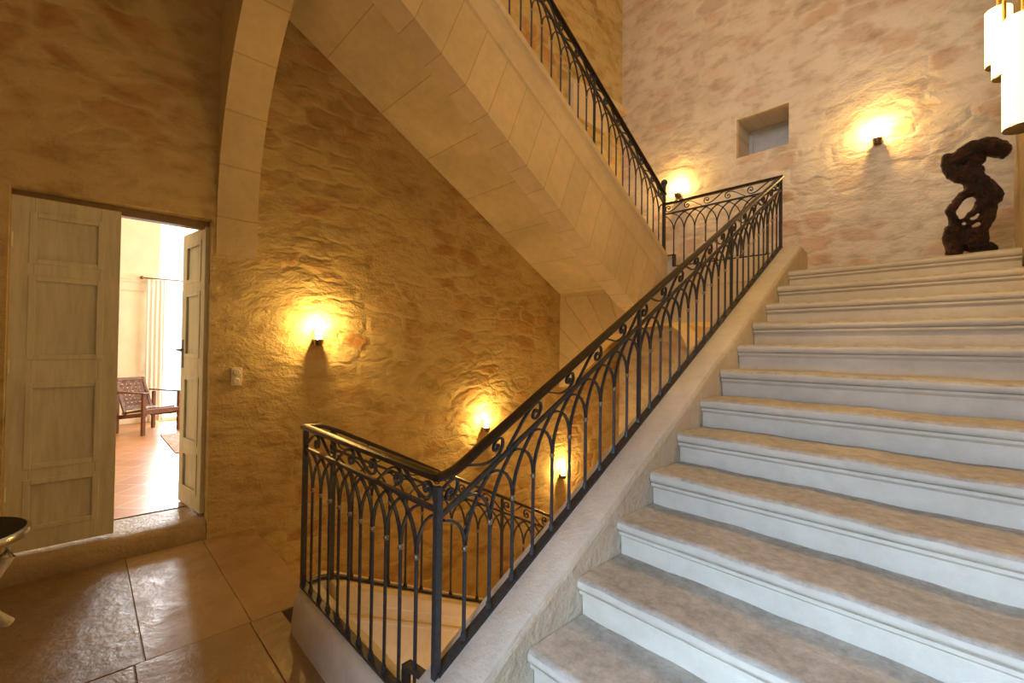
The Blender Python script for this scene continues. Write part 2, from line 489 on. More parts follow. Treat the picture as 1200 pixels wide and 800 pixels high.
# ------------------------------------------------------------------ stone stair (main flight)
def step_profile(y, z, depth=None):
    """moulded step: bullnose tread, fillet, recessed riser. returns (poly, tread ids)"""
    d = depth or RUN + .10
    r = .026
    pts = [(y+d, z)]
    for i in range(0, 7):
        a = PI/2 + PI*i/6
        pts.append((y + r + r*math.cos(a), z - r + r*math.sin(a)))
    pts += [(y+.014, z-.054), (y+.014, z-.066), (y+.022, z-.072), (y+.034, z-.080), (y+.038, z-RISE-.01), (y+d, z-RISE-.01)]
    return pts
def make_step(k, x0, x1, parent, zoff=0, matsw=True):
    y, z = nose(k)
    pts = step_profile(y, z)
    bm = bmesh.new()
    nx = 40
    wob = [random.uniform(-1, 1) for _ in range(12)]
    def sag(x):     # worn hollow of the tread
        return -.006*math.exp(-((x-(x0+x1)/2)/.45)**2) + .0022*math.sin(x*13+wob[0]*6) + .0015*math.sin(x*31+wob[1]*6)
    rows = []
    for i in range(nx+1):
        x = x0 + (x1-x0)*i/nx
        row = []
        for j, (yy, zz) in enumerate(pts):
            s = sag(x) if j <= 4 else 0
            e = .004*math.sin(x*17+wob[2]*6)*math.sin(x*7+wob[3]*5) if 1 <= j <= 7 else 0
            row.append(bm.verts.new((x, yy+e, zz+s)))
        rows.append(row)
    n = len(pts)
    for i in range(nx):
        for j in range(n):
            jj = (j+1) % n
            f = bm.faces.new((rows[i][j], rows[i][jj], rows[i+1][jj], rows[i+1][j]))
            f.material_index = 0 if j in (0, 1, 2) else 1
    for r in (rows[0], rows[-1]):
        f = bm.faces.new(r); f.material_index = 1; f.normal_update()
        bmesh.ops.triangulate(bm, faces=[f])
    return obj('step', bm, [M_tread, M_riser], parent, smooth=True, ang=50)

main = thing('stone_staircase', 'wide flight of pale worn stone steps climbing from the foreground to the landing', 'staircase', (0, .592, 0))
for k in range(-2, 12):
    xr = .177 if k >= 9 else 1.148
    if k < 9 and nose(k)[0]+RUN+.1 > 3.5: xr = .177
    make_step(k, XS, xr, main)
def zs(y): return .36 + .553*(y-.86)        # top of the main string
bm = bmesh.new()
poly = [(.50, -.02), (.50, .20), (.57, .205)]
for i in range(0, 30):
    y = .62 + (4.60-.62)*i/29; poly.append((y, max(zs(y), .205)))
poly += [(4.64, zs(4.60)+.012), (4.70, 2.42), (4.82, 2.42), (4.82, ZL-.02)]
lowers = [(4.4, ZL-.25), (.9, -.02)]
fs = prism(bm, poly+lowers, 'x', -1.318, XS-.003)
obj('stringer', bm, [M_string], main, bevel=.02)
# lighter cap stones along the string
bm = bmesh.new()
cap = [(-1.33, -.03), (-1.33, .012), (-1.322, .022), (-1.13, .022), (-1.112, .012), (-1.105, -.03)]
bmv = []
ysamp = [.50, .60]+[.62+(4.60-.62)*i/24 for i in range(25)]+[4.68, 4.83]
for y in ysamp:
    zz = max(zs(y), .205) if y < 4.61 else 2.40
    if y > 4.61: zz = 2.405
    w = .003*math.sin(y*9)
    bmv.append([bm.verts.new((a + w, y, zz+b)) for a, b in cap])
for a, b in zip(bmv[:-1], bmv[1:]):
    for j in range(len(cap)):
        jj = (j+1) % len(cap); bm.faces.new((a[j], a[jj], b[jj], b[j]))
bm.faces.new(bmv[0]); bm.faces.new(list(reversed(bmv[-1])))
obj('coping', bm, M_kerb, main, smooth=True, ang=50)
bm = bmesh.new()      # masonry carrying the flight
prism(bm, [(.70, -.3), (.70, .0), (nose(11)[0]+.2, nose(11)[1]-.25), (nose(11)[0]+.35, -.3)], 'x', XS+.01, .16)
box(bm, -1.312, -1.11, .86, YB-.01, -3, .05)
prism(bm, [(.95, .0), (4.55, 2.0), (YB-.01, 2.0), (YB-.01, .0)], 'x', -1.31, -1.12)
obj('masonry_core', bm, M_string, main)

# ------------------------------------------------------------------ kerb in front of the well and its return
def zd(y): return .205 - .512*(y-1.03) if y > 1.03 else .205     # top of the string going down
t = thing('stone_kerb', 'rounded pale stone kerb under the railing at the stairwell edge', 'kerb', (-2.0, .88, 0))
bm = bmesh.new()
prof = [(-.075, -.2), (-.078, .05), (-.066, .14), (-.045, .188), (-.02, .205), (.06, .205), (.075, .19), (.075, -.3)]
path = [(-1.385, .883), (-1.7, .883), (-2.0, .885), (-2.30, .886), (-2.46, .890)]
rows = []
def ringat(p, d):
    s = Vector((d[1], -d[0]))        # outward (towards the gallery) is -prof x
    return [bm.verts.new((p[0]-s.x*a*1, p[1]-s.y*a*1, b)) for a, b in prof]
P2 = [Vector(p) for p in path]
# turn the corner
cx, cy, rr = -2.46, 1.01, .12
for i in range(1, 7):
    a = -PI/2 - (PI/2)*i/6
    P2.append(Vector((cx + rr*math.cos(a), cy + rr*math.sin(a))))
rows = []
for i, p in enumerate(P2):
    d = (P2[min(i+1, len(P2)-1)]-P2[max(i-1, 0)]).normalized()
    s = Vector((-d.y, d.x))          # left of travel
    # travelling towards -x: left is -y (gallery side)
    rows.append([bm.verts.new((p.x - s.x*a, p.y - s.y*a, b)) for a, b in prof])
for a, b in zip(rows[:-1], rows[1:]):
    for j in range(len(prof)):
        jj = (j+1) % len(prof); bm.faces.new((a[j], a[jj], b[jj], b[j]))
bm.faces.new(rows[0]); bm.faces.new(list(reversed(rows[-1])))
obj('kerb_stone', bm, M_kerb, t, smooth=True, ang=50)

# ------------------------------------------------------------------ flight going down
down = thing('stone_staircase', 'flight of stone steps going down along the sconce-lit wall behind the railing', 'staircase', (-3.3, 1.04, 0))
for k in range(15):
    y = 1.045 + k*RUN; z = -.142*(k+1) - .30
    bm = bmesh.new()
    box(bm, XW+.004, -2.66, y, y+RUN+.004, z-.22, z)
    box(bm, XW+.004, -2.66, y-.0, y+.03, z-.0, z+.02) if False else None
    obj('step', bm, M_ash, down, bevel=.012)
bm = bmesh.new()
prism(bm, [(1.012, .19), (1.06, zd(1.06)-.015), (4.9, zd(4.9)-.015), (4.9, zd(4.9)-.88), (1.012, zd(1.0)-.88)], 'x', -2.645, -2.44)
obj('stringer', bm, M_ash, down, bevel=.008)
M_mould = ashlar('string_moulding', (.70, .56, .36), bumpy=.3)
bm = bmesh.new()
pl = [(1.013, .20)] + [(y, zd(y)) for y in (1.1, 2, 3, 4, 4.9)]
prism(bm, pl + [(y, z-.10) for y, z in reversed(pl)], 'x', -2.655, -2.415)
prism(bm, [(y, z-.16) for y, z in pl] + [(y, z-.20) for y, z in reversed(pl)], 'x', -2.65, -2.43)
obj('moulding', bm, M_mould, down, bevel=.012)
bm = bmesh.new()
prism(bm, [(1.035, -.4), (4.9, -2.35), (1.035, -2.8)], 'x', XW+.004, -2.45)
obj('masonry_core', bm, M_ash, down)

# ------------------------------------------------------------------ upper flight along the left wall
up = thing('stone_staircase', 'upper stone flight rising overhead along the left wall, seen from below', 'staircase', (-3.2, 4.6, ZL))
def zt(y): return 3.987 - .574*(y-2.082)         # top edge of its string
BOT = [(.95, 3.82), (1.338, 3.577), (1.9, 3.23), (2.471, 2.869), (3.0, 2.54), (3.5, 2.235), (4.0, 1.945), (4.3, 1.835), (4.6, 1.79)]
uvm = []
bm = bmesh.new()
uvl = bm.loops.layers.uv.new('UVMap')
ca, sa = math.cos(math.atan(.574)), math.sin(math.atan(.574))
topl = [(y, zt(y)-.03) for y in (4.6, 4.0, 3.0, 2.0, .95)]
prism(bm, BOT + topl, 'x', -2.6, -2.4)
for f in bm.faces:
    n = f.normal if f.normal.length else Vector((0, 0, 1))
    f.normal_update(); n = f.normal
    for l in f.loops:
        y, z, x = l.vert.co.y, l.vert.co.z, l.vert.co.x
        s = y*ca - z*sa; p = y*sa + z*ca
        l[uvl].uv = (s + .14*p + 10, (p if abs(n.x) > .5 else x) + 3.5)
obj('stringer', bm, M_ashj, up)
# string mouldings
bm = bmesh.new()
prof = [(-2.605, -.06), (-2.605, .0), (-2.365, .0), (-2.36, -.018), (-2.362, -.055), (-2.378, -.07), (-2.385, -.10), (-2.388, -.285), (-2.399, -.30), (-2.45, -.30)]
rw = []
for y in (4.62, 3.5, 2.2, .95): rw.append([bm.verts.new((a, y, zt(y)+b)) for a, b in prof])
for a, b in zip(rw[:-1], rw[1:]):
    for j in range(len(prof)): bm.faces.new((a[j], a[(j+1) % len(prof)], b[(j+1) % len(prof)], b[j]))
bm.faces.new(rw[0]); bm.faces.new(list(reversed(rw[-1])))
obj('moulding', bm, M_ash, up)
# sloping soffit
def zso(y): return 4.283 - .561*(y-1.277)
bm = bmesh.new(); uvl = bm.loops.layers.uv.new('UVMap')
prism(bm, [(1.02, zso(1.02)), (4.87, zso(4.87)), (4.87, zso(4.87)+.12), (1.02, zso(1.02)+.12)], 'x', XW+.003, -2.6)
for f in bm.faces:
    for l in f.loops: l[uvl].uv = (l.vert.co.y*ca - l.vert.co.z*sa + 10, l.vert.co.x+8)
obj('soffit', bm, M_soff, up)
for k in range(13):
    y1 = 4.9 - k*RUN
    bm = bmesh.new()
    z = zso(y1) + .13 + RISE*.9
    prism(bm, [(y1, z), (y1-RUN, z), (y1-RUN, zso(y1-RUN)+.1), (y1, zso(y1)+.1)], 'x', XW+.004, -2.6)
    obj('step', bm, M_riser, up, bevel=.015)

# the half arch springing from the left wall above the gallery edge
rib = thing('stone_arch', 'cut-stone arch rib springing from the left wall beside the doorway', 'arch', (XW, .88, 2.3))
bm = bmesh.new(); uvl = bm.loops.layers.uv.new('UVMap')
def arcx(z):
    q = max(0, min(1, (z-2.45)/1.72)); return XW + 1.72*(1-math.sqrt(max(0, 1-q*q)))
inn = [(arcx(z)+.012, z) for z in [2.45+1.72*math.sin(PI/2*i/22) for i in range(23)]]
inn = [(XW+.012, 2.2)] + inn
lenacc = [0]
for a, b in zip(inn[:-1], inn[1:]): lenacc.append(lenacc[-1]+math.hypot(a[0]-b[0], a[1]-b[1]))
F = []; 
for y in (.735, 1.02):
    F.append([bm.verts.new((x, y, z)) for x, z in inn])
Bk = []
for y in (.735, 1.02):
    Bk.append([bm.verts.new((XW+.001 if i < 2 else XW+.001, y, z)) if z < 4.15 else bm.verts.new((x, y, 4.3)) for i, (x, z) in enumerate(inn)])
def q(vs, uvs):
    f = bm.faces.new(vs)
    for l, u in zip(f.loops, uvs): l[uvl].uv = u
for i in range(len(inn)-1):
    a, b = lenacc[i]*1.0+.1, lenacc[i+1]*1.0+.1
    q((F[0][i], F[0][i+1], F[1][i+1], F[1][i]), ((a, 2.), (b, 2.), (b, 2.3), (a, 2.3)))
    for s in (0, 1):
        q((F[s][i], F[s][i+1], Bk[s][i+1], Bk[s][i]), ((a, 2.), (b, 2.), (b, 2.4), (a, 2.4)))
obj('voussoirs', bm, M_vous, rib)
bm = bmesh.new(); box(bm, -2.6, -1.2, .735, 1.02, 4.17, 4.3)
obj('lintel', bm, M_ash, rib)

# ------------------------------------------------------------------ upper landing, its arches
land = thing('stone_landing', 'stone landing slab at the top of the steps under the niche', 'landing', (-1.8, YF, ZL))
bm = bmesh.new()
box(bm, -2.4, -1.315, YF, YB-.004, 1.795, ZL)
obj('slab', bm, M_ash, land)
bm = bmesh.new()
box(bm, XW+.004, -2.4, 4.88, YB-.004, 2.225, ZL+.12)
obj('slab', bm, M_ash, land)
bm = bmesh.new(); box(bm, -1.359, .165, YL+.34, YB-.004, ZL-.3, ZL); box(bm, .165, 2.99, 5.475, YB-.004, ZL-.3, ZL)
obj('slab', bm, M_riser, land)
bm = bmesh.new(); box(bm, -2.3, -1.362, YF-.015, YF+.2, ZL, 2.40)
obj('kerb_stone', bm, M_ash, land, bevel=.01)
bm = bmesh.new(); box(bm, -2.44, -2.302, YF+.022, YF+.2, ZL, 2.52)
obj('kerb_block', bm, M_kerb, land, bevel=.01)
# half arch to the back wall
ha = thing('stone_arch', 'bright half arch under the landing curving down to the back wall', 'arch', (-2.5, 6.2, 1))
cur = [(4.602, 1.79), (4.8, 1.808), (5.03, 1.808), (5.2, 1.785), (5.35, 1.735), (5.45, 1.67), (5.54, 1.58), (5.62, 1.45), (5.68, 1.28), (5.72, 1.0), (5.74, .5), (5.74, -2.14)]
bm = bmesh.new()
prism(bm, cur + [(YB-.004, -2.14), (YB-.004, ZL+.0), (4.602, ZL+.0)], 'x', -2.6, -2.402)
obj('voussoirs', bm, M_ash, ha, smooth=True, ang=30)
# half arch to the left wall with fanned voussoirs
hb = thing('stone_arch', 'half arch with fanned joints beneath the foot of the upper flight', 'arch', (-3.4, 4.95, 1.2))
cur = [(XW+.004, .95), (-4.05, 1.05), (-3.9, 1.14), (-3.68, 1.32), (-3.55, 1.46), (-3.42, 1.575), (-3.3, 1.645), (-3.17, 1.706), (-3.02, 1.76), (-2.88, 1.785), (-2.75, 1.80), (-2.602, 1.80)]
bm = bmesh.new(); uvl = bm.loops.layers.uv.new('UVMap')
L = [0]
for a, b in zip(cur[:-1], cur[1:]): L.append(L[-1]+math.hypot(a[0]-b[0], a[1]-b[1]))
topc = []
cxx, czz = -2.75, .55     # centre of the fan
for x, z in cur:
    dx, dz = x-cxx, z-czz
    k1 = (2.22-z)/dz if dz > 1e-6 else 9
    k2 = (XW+.004-x)/dx if dx < -1e-6 else 9
    k = max(0, min(k1, k2)); topc.append((x+dx*k, z+dz*k))
# insert the wall/soffit corner
n = len(cur)
fr = [bm.verts.new((x, 4.875, z)) for x, z in cur]; ft = [bm.verts.new((x, 4.875, z)) for x, z in topc]
br_ = [bm.verts.new((x, 5.1, z)) for x, z in cur]
for i in range(n-1):
    a, b = L[i], L[i+1]
    f = bm.faces.new((fr[i], fr[i+1], ft[i+1], ft[i]))
    for l, u in zip(f.loops, ((a, 1.), (b, 1.), (b, 2.), (a, 2.))): l[uvl].uv = u
    if abs(topc[i][0]-(XW+.004)) < 1e-3 and abs(topc[i+1][1]-2.22) < 1e-3 and topc[i][1] < 2.2:
        c = bm.verts.new((XW+.004, 4.875, 2.22))
        f = bm.faces.new((ft[i], ft[i+1], c))
        for l, u in zip(f.loops, ((a, 2.), (b, 2.), (a, 2.1))): l[uvl].uv = u
    f = bm.faces.new((fr[i], br_[i], br_[i+1], fr[i+1]))
    for l, u in zip(f.loops, ((a, 1.), (a, 1.2), (b, 1.2), (b, 1.))): l[uvl].uv = u
M_fan = ashlar('fan_voussoirs', (.70, .57, .36), joints=(.21, 5, .006))
obj('voussoirs', bm, M_fan, hb)
# corner corbel slab high between left and back walls
cc = thing('stone_corbel', 'small lit stone corbel in the high corner behind the upper railing', 'corbel', (XW, YB, 5.1))
bm = bmesh.new()
prism(bm, [(XW+.003, 5.06), (XW+.11, 6.0), (-4.02, YB-.003), (XW+.003, YB-.003)], 'z', 5.36, 5.46)
prism(bm, [(XW+.003, 5.06), (XW+.06, 5.06), (XW+.06, 5.9), (XW+.003, 5.9)], 'z', 4.9, 5.36)
obj('slab', bm, M_ash, cc)

# ------------------------------------------------------------------ wrought-iron railings
SP = .1165
COLLAR_ME = {}
class Rail:
    """straight run: P(s, v) gives the point s metres along, v below/above the local handrail line"""
    def __init__(s, root, p0, d, slope, L, ztop, h):
        s.root = root; s.p0 = p0; s.d = Vector((d[0], d[1])); s.m = slope; s.L = L; s.zt = ztop; s.h = h
        s.sd = Vector((-d[1], d[0]))
    def P(s, a, v):
        return Vector((s.p0[0]+s.d.x*a, s.p0[1]+s.d.y*a, s.zt + s.m*a + v))
def arc_path(R, s0, sgn, vc, vr, n=7, reach=1.42):
    """from the collar at s0 up to the frieze bar; vertical at the foot, flattening out"""
    out = []
    for i in range(n+1):
        a = PI/2*i/n*.93
        out.append(R.P(s0 + sgn*SP*reach*(1-math.cos(a))/(1-math.cos(PI/2*.93)), vc + (vr-vc)*math.sin(a)/math.sin(PI/2*.93)))
    return out
def baluster(R, s0, vr, lo=None, hi=None, post=False):
    vb = -R.h; vc = -.315
    bm = bmesh.new()
    if post:
        sweep(bm, [R.P(s0, vb), R.P(s0, -.012)], rect(.0088, .0088))
    else:
        tube(bm, [R.P(s0, vb), R.P(s0, vc)], .0072, 8)
    for sgn in (-1, 1):
        pth = arc_path(R, s0, sgn, vc, vr)
        lim = [p for p in pth]
        # clip to the run
        keep = []
        for p in lim:
            a = (Vector((p.x, p.y))-Vector((R.p0[0], R.p0[1]))).dot(R.d)
            if -.002 <= a <= R.L+.002: keep.append(p)
            else: break
        if len(keep) > 1: sweep(bm, keep, rect(.0045, .006), up=Vector((R.sd.x, R.sd.y, 0)))
    # little foot on the bottom bar
    c = R.P(s0, vb)
    tube(bm, [c+Vector((0, 0, .004)), c+Vector((0, 0, .03))], .0125, 8, radii=[1.1, .75])
    o = obj('baluster', bm, M_iron, R.root, smooth=True)
    if not post:
        bm = bmesh.new(); sphere(bm, R.P(s0, vc), .0118, sz=1.1, seg=10)
        k = obj('collar', bm, M_collar, o, smooth=True)
    return o
def scroll(R, s0, kind, vr, flip=1):
    """S-scroll of the frieze: a spiral on one side, its tail sweeping to the other bar"""
    lo, hi = vr + .009, -.013
    pts = []; N = 22
    for i in range(N+1):
        q = i/N
        ang = math.radians(-150 + 420*q); r = .16 + .84*q**.85
        pts.append((.30*r*math.cos(ang), .55 + .40*r*math.sin(ang) - .02*q))
    b = [pts[-1], (.50, .10), (.85, .62), (1.36, .98)]
    for i in range(1, 11):
        q = i/10; m = 1-q
        pts.append(tuple(m**3*b[0][k] + 3*m*m*q*b[1][k] + 3*m*q*q*b[2][k] + q**3*b[3][k] for k in (0, 1)))
    if kind: pts = [(u, 1-t_) for u, t_ in pts]
    keep = []
    for u, t_ in pts:
        a = s0 + flip*u*SP
        if .008 < a < R.L-.008: keep.append(R.P(a, lo + max(.0, min(1, t_))*(hi-lo)))
        elif len(keep) > 6: break
        else: keep = []
    if len(keep) < 10: return
    bm = bmesh.new()
    sweep(bm, keep, rect(.0034, .0065), up=Vector((R.sd.x, R.sd.y, 0)))
    sphere(bm, keep[0], .009, seg=8)
    obj('scroll', bm, M_iron, R.root, smooth=True)
RAILP = [(-.021, -.012), (.021, -.012), (.024, -.004), (.021, .006), (.008, .011), (-.008, .011), (-.021, .006), (-.024, -.004)]
def railing(R, posts=(), vr=-.115, newel0=False, newel1=False, nb=None, hand=None, bottom=None, sc=True, skip=(), flip=1):
    n = nb or round(R.L/SP)
    global SP_
    st = R.L/n
    bm = bmesh.new(); sweep(bm, hand or [R.P(-.02, 0), R.P(R.L*.5, 0), R.P(R.L+.02, 0)], RAILP)
    obj('handrail', bm, M_rail, R.root, smooth=True, ang=35)
    bm = bmesh.new(); sweep(bm, [R.P(0, vr), R.P(R.L, vr)], rect(.008, .0075)); obj('frieze_bar', bm, M_iron, R.root)
    bm = bmesh.new(); sweep(bm, bottom or [R.P(0, -R.h), R.P(R.L, -R.h)], rect(.019, .006)); obj('bottom_bar', bm, M_iron, R.root)
    for i in range(1, n):
        if i in skip: continue
        baluster(R, i*st, vr, post=(i in posts))
    for s_, on in ((0, newel0), (R.L, newel1)):
        if on:
            bm = bmesh.new(); sweep(bm, [R.P(s_, -R.h-.02 if on is True else on), R.P(s_, -.008)], rect(.0125, .0125))
            obj('newel_post', bm, M_iron, R.root, bevel=.002)
    if sc:
        k = 0; s_ = st*.45
        while s_ < R.L - st*.35:
            scroll(R, s_ if flip > 0 else R.L-s_, k % 2, vr, flip); k += 1; s_ += st*1.83

XR = -1.27
# near railing across the gallery edge
r1 = thing('iron_railing', 'short level iron railing on the stone kerb at the gallery edge, handrail catching gold light', 'railing', (-1.9, .878, .2))
R1 = Rail(r1, (-2.52, .878), (1, 0), 0, 1.232, 1.062, .845)
railing(R1, newel0=True, nb=11, flip=-1,
        bottom=[R1.P(0, -.845), R1.P(1.06, -.845), R1.P(1.065, -.72), R1.P(1.232, -.70)])
# main flight railing
r2 = thing('iron_railing', 'long sloping iron railing beside the pale steps, corner newel to the landing', 'railing', (XR, .878, .36))
Lm = 4.605-.878
R2 = Rail(r2, (XR, .878), (0, 1), .553, Lm, 1.036, .638)
hand = [Vector((XR, .86, 1.062)), Vector((XR, .90, 1.063)), Vector((XR, .94, 1.072)), Vector((XR, .985, 1.094)), Vector((XR, 1.05, R2.P(1.05-.878, 0).z))] + [R2.P(a, 0) for a in (.5, 1.5, 2.5, 3.5, Lm+.02)]
railing(R2, posts=(11, 22), newel0=-.67, newel1=True, nb=32, hand=hand, flip=-1)
# railing of the flight going down
r3 = thing('iron_railing', 'lower iron railing descending behind the gallery railing', 'railing', (-2.525, 1.0, .2))
R3 = Rail(r3, (-2.525, 1.03), (0, 1), -.512, 3.55, 1.032, .815)
hand = [Vector((-2.522, .885, 1.062)), Vector((-2.525, .96, 1.058))] + [R3.P(a, 0) for a in (0.03, .2, 1, 2, 3.57)]
railing(R3, posts=(11, 22), newel0=True, newel1=True, nb=30, hand=hand,
        bottom=[Vector((-2.522, .90, .222)), Vector((-2.525, .97, .222)), R3.P(.02, -.815), R3.P(3.55, -.815)])
# landing railing
r4 = thing('iron_railing', 'level iron railing along the upper landing in front of the niche wall', 'railing', (-1.85, YF+.01, 2.4))
R4 = Rail(r4, (-2.415, YF+.005), (1, 0), 0, 1.145, 3.105, .70)
railing(R4, nb=10, bottom=[R4.P(.115, -.57), R4.P(.117, -.70), R4.P(1.145, -.70)], newel0=False)
bm = bmesh.new(); box(bm, -2.305, -2.285, YF-.02, YF+.03, 2.405, 2.535); box(bm, -2.42, -2.285, YF-.015, YF+.02, 2.525, 2.535)
obj('step_bracket', bm, M_iron, r4)
# upper flight railing
r5 = thing('iron_railing', 'steep dark iron railing on the overhead flight, ball-topped newel at its foot', 'railing', (-2.415, YF, 2.55))
R5 = Rail(r5, (-2.415, YF+.005), (0, -1), .574, 3.55, 3.225, .665)
railing(R5, posts=(11, 22), nb=30, newel1=True)
bm = bmesh.new(); sweep(bm, [Vector((-2.415, YF+.005, 2.54)), Vector((-2.415, YF+.005, 3.30))], rect(.0155, .0155))
nw = obj('newel_post', bm, M_iron, r5, bevel=.002)
bm = bmesh.new(); sphere(bm, (-2.415, YF+.005, 3.345), .036); tube(bm, [(-2.415, YF+.005, 3.29), (-2.415, YF+.005, 3.32)], .022, 12)
obj('ball_finial', bm, M_iron, nw, smooth=True)

# ------------------------------------------------------------------ double door
def leaf_bm(w, h, t_=.042):
    """leaf in local frame: x along the leaf 0..w, y thickness, z 0..h; panels recessed on both faces"""
    bm = bmesh.new()
    rel = [(.145, .43), (.54, 1.05), (1.245, 1.745), (1.865, 2.155)]
    k = h/2.27
    pan = [(a*k, b*k) for a, b in rel]
    st = .105
    box(bm, 0, st, -t_/2, t_/2, 0, h); box(bm, w-st, w, -t_/2, t_/2, 0, h)
    zz = [0]+[v for p in pan for v in p]+[h]
    for i in range(0, len(zz), 2): box(bm, st, w-st, -t_/2, t_/2, zz[i], zz[i+1])
    for a, b in pan:
        box(bm, st, w-st, -t_/2+.014, t_/2-.014, a, b)
        # raised bolection moulding round the panel, both faces
        for s in (-1, 1):
            yo = s*(t_/2)
            for x0, x1, z0, z1 in ((st-.022, st+.012, a-.022, b+.022), (w-st-.012, w-st+.022, a-.022, b+.022), (st+.012, w-st-.012, a-.022, a+.012), (st+.012, w-st-.012, b-.012, b+.022)):
                box(bm, x0, x1, min(yo, yo+s*.006), max(yo, yo+s*.006), z0, z1)
    return bm
LW, LH = .525, 2.265
XD = -4.235
bm = leaf_bm(LW, LH)
MX = Matrix(((0, -1, 0, XD), (1, 0, 0, -.346), (0, 0, 1, .165), (0, 0, 0, 1)))
bm.transform(MX)
d1 = struct(obj('door_1', bm, M_door, bevel=.004), 'closed left leaf of the grey-green panelled double door', 'door')
bm = bmesh.new()
for z in (.5, 1.3, 2.1):
    tube(bm, [(XD+.028, -.34, z), (XD+.028, -.34, z+.09)], .008, 8)
obj('hinge', bm, M_door, d1)
bm = leaf_bm(LW, LH)
ang = math.atan2(-.066, -.47) 
MX = Matrix.Translation((XD-.01, .705, .165)) @ Matrix.Rotation(ang, 4, 'Z') @ Matrix.Translation((0, 0, 0))
bm.transform(MX)
d2 = struct(obj('door_2', bm, M_door, bevel=.004), 'open right leaf of the double door swung into the bright room', 'door')
bm = bmesh.new()
for s in (-1, 1):
    box(bm, LW-.065, LW-.025, min(s*.021, s*.027), max(s*.021, s*.027), 1.13, 1.37)
    tube(bm, [(LW-.045, s*.022, 1.285), (LW-.045, s*.065, 1.285)], .008, 8)
    tube(bm, [(LW-.045, s*.063, 1.285), (LW-.10, s*.068, 1.283), (LW-.15, s*.063, 1.278)], .0075, 8)
box(bm, LW, LW+.003, -.012, .012, 1.1, 1.4)
bm.transform(MX)
obj('door_handle', bm, plain('handle_metal', (.10, .10, .10), .35, .9), d2, label='dark metal lever handle')
# jamb trim behind the reveal
bm = bmesh.new()
box(bm, XD-.06, XD-.024, dy0-.02, dy0+.02, .15, 2.414); box(bm, XD-.30, XD-.024, dy1-.01, dy1+.02, .15, 2.414)
box(bm, XD-.10, XD-.024, dy0-.015, dy1+.015, 2.415, dz1+.02)
struct(obj('trim_2', bm, plain('frame_wood', (.32, .22, .11), .7)), 'door frame around the double door', 'trim')

# light switch
t = thing('light_switch', 'cream double switch plate on the wall right of the doorway', 'switch', (XW, .892, 1.245))
bm = bmesh.new(); box(bm, XW, XW+.010, .853, .931, 1.17, 1.315); obj('plate', bm, M_plastic, t, bevel=.004)
for z in (1.206, 1.278):
    bm = bmesh.new(); M_ = Matrix.Translation((XW+.010, .892, z)) @ Matrix.Rotation(PI/2, 4, 'Y')
    lathe(bm, [(.026, -.001), (.026, .003), (.022, .007), (.0, .007)], (0, 0, 0), 20); bm.transform(M_)
    obj('button', bm, M_plastic, t, smooth=True)

# ------------------------------------------------------------------ wall sconces
LAMP = (1.0, .54, .11)
def sconce(p, nrm, label, power):
    """small half-round metal cup on the wall with a frosted glass cylinder above"""
    p = Vector(p); n = Vector(nrm).normalized()
    t = thing('wall_lamp', label, 'wall lamp', p, 'wall lamps of the stairwell')
    a = math.atan2(n.y, n.x)
    bm = bmesh.new()
    lathe(bm, [(.005, -.055), (.034, -.05), (.043, -.02), (.046, 0), (.040, 0), (.036, -.01)], (0, 0, 0), 18)
    box(bm, -.055, -.03, -.03, .03, -.05, .0)
    bm.transform(Matrix.Translation(p + n*.055) @ Matrix.Rotation(a, 4, 'Z'))
    obj('cup', bm, M_brass, t, smooth=True)
    bm = bmesh.new()
    lathe(bm, [(.026, -.008), (.027, .0), (.027, .085), (.022, .095), (.012, .1)], (0, 0, 0), 18)
    bm.transform(Matrix.Translation(p + n*.055))
    obj('glass_shade', bm, M_bulb, t, smooth=True)
    for nm, off, f in (('bulb', .07, .3),):
        L_ = bpy.data.lights.new('lamp_light', 'POINT'); L_.energy = power; L_.color = (1, .60, .18); L_.shadow_soft_size = .02
        o = bpy.data.objects.new('lamp_light', L_); o.location = p + n*.105 + Vector((0, 0, .11)); link(o, t)
SCP = 24
sconce((XW, 1.512, 1.555), (1, 0, 0), 'wall lamp on the left wall nearest the doorway and switch', SCP)
sconce((XW, 3.49, .55), (1, 0, 0), 'wall lamp seen just above the sloping handrail, beyond the gallery corner', SCP)
sconce((XW, 4.93, -.28), (1, 0, 0), 'lowest wall lamp, seen between the balusters of the sloping railing', SCP)
sconce((-3.124, YB, 3.83), (0, -1, 0), 'wall lamp behind the ball-topped newel of the upper railing', SCP)
sconce((-.797, YB, 3.885), (0, -1, 0), 'wall lamp right of the square niche, above the landing', SCP)

# ------------------------------------------------------------------ pendant of glowing tubes
t = thing('pendant_lamp', 'cluster of glowing glass tubes hanging at the right edge above the steps', 'pendant lamp', (.08, 2.6, 2.38))
def ptube(x, y, z0, z1, r, lid=True):
    bm = bmesh.new()
    lathe(bm, [(r*.9, z0+.012), (r, z0), (r, z1), (r*.9, z1+.004), (.004, z1+.006)], (x, y, 0), 24)
    o = obj('glass_tube', bm, M_tube, t, smooth=True)
    bm = bmesh.new(); lathe(bm, [(r*.2, z0+.014), (r*.93, z0+.012), (r*1.0, z0-.004), (r*.95, z0-.006), (r*.4, z0+.002)], (x, y, 0), 24)
    obj('base_cap', bm, M_brass, o, smooth=True)
    bm = bmesh.new(); tube(bm, [(x, y, z1), (x, y, ZTOP)], .006, 8)
    obj('cord', bm, M_cord, o, smooth=True)
ptube(.115, 2.60, 2.375, 2.80, .058)
ptube(.052, 2.70, 2.69, 2.915, .040)
ptube(.066, 2.62, 2.60, 2.74, .036)
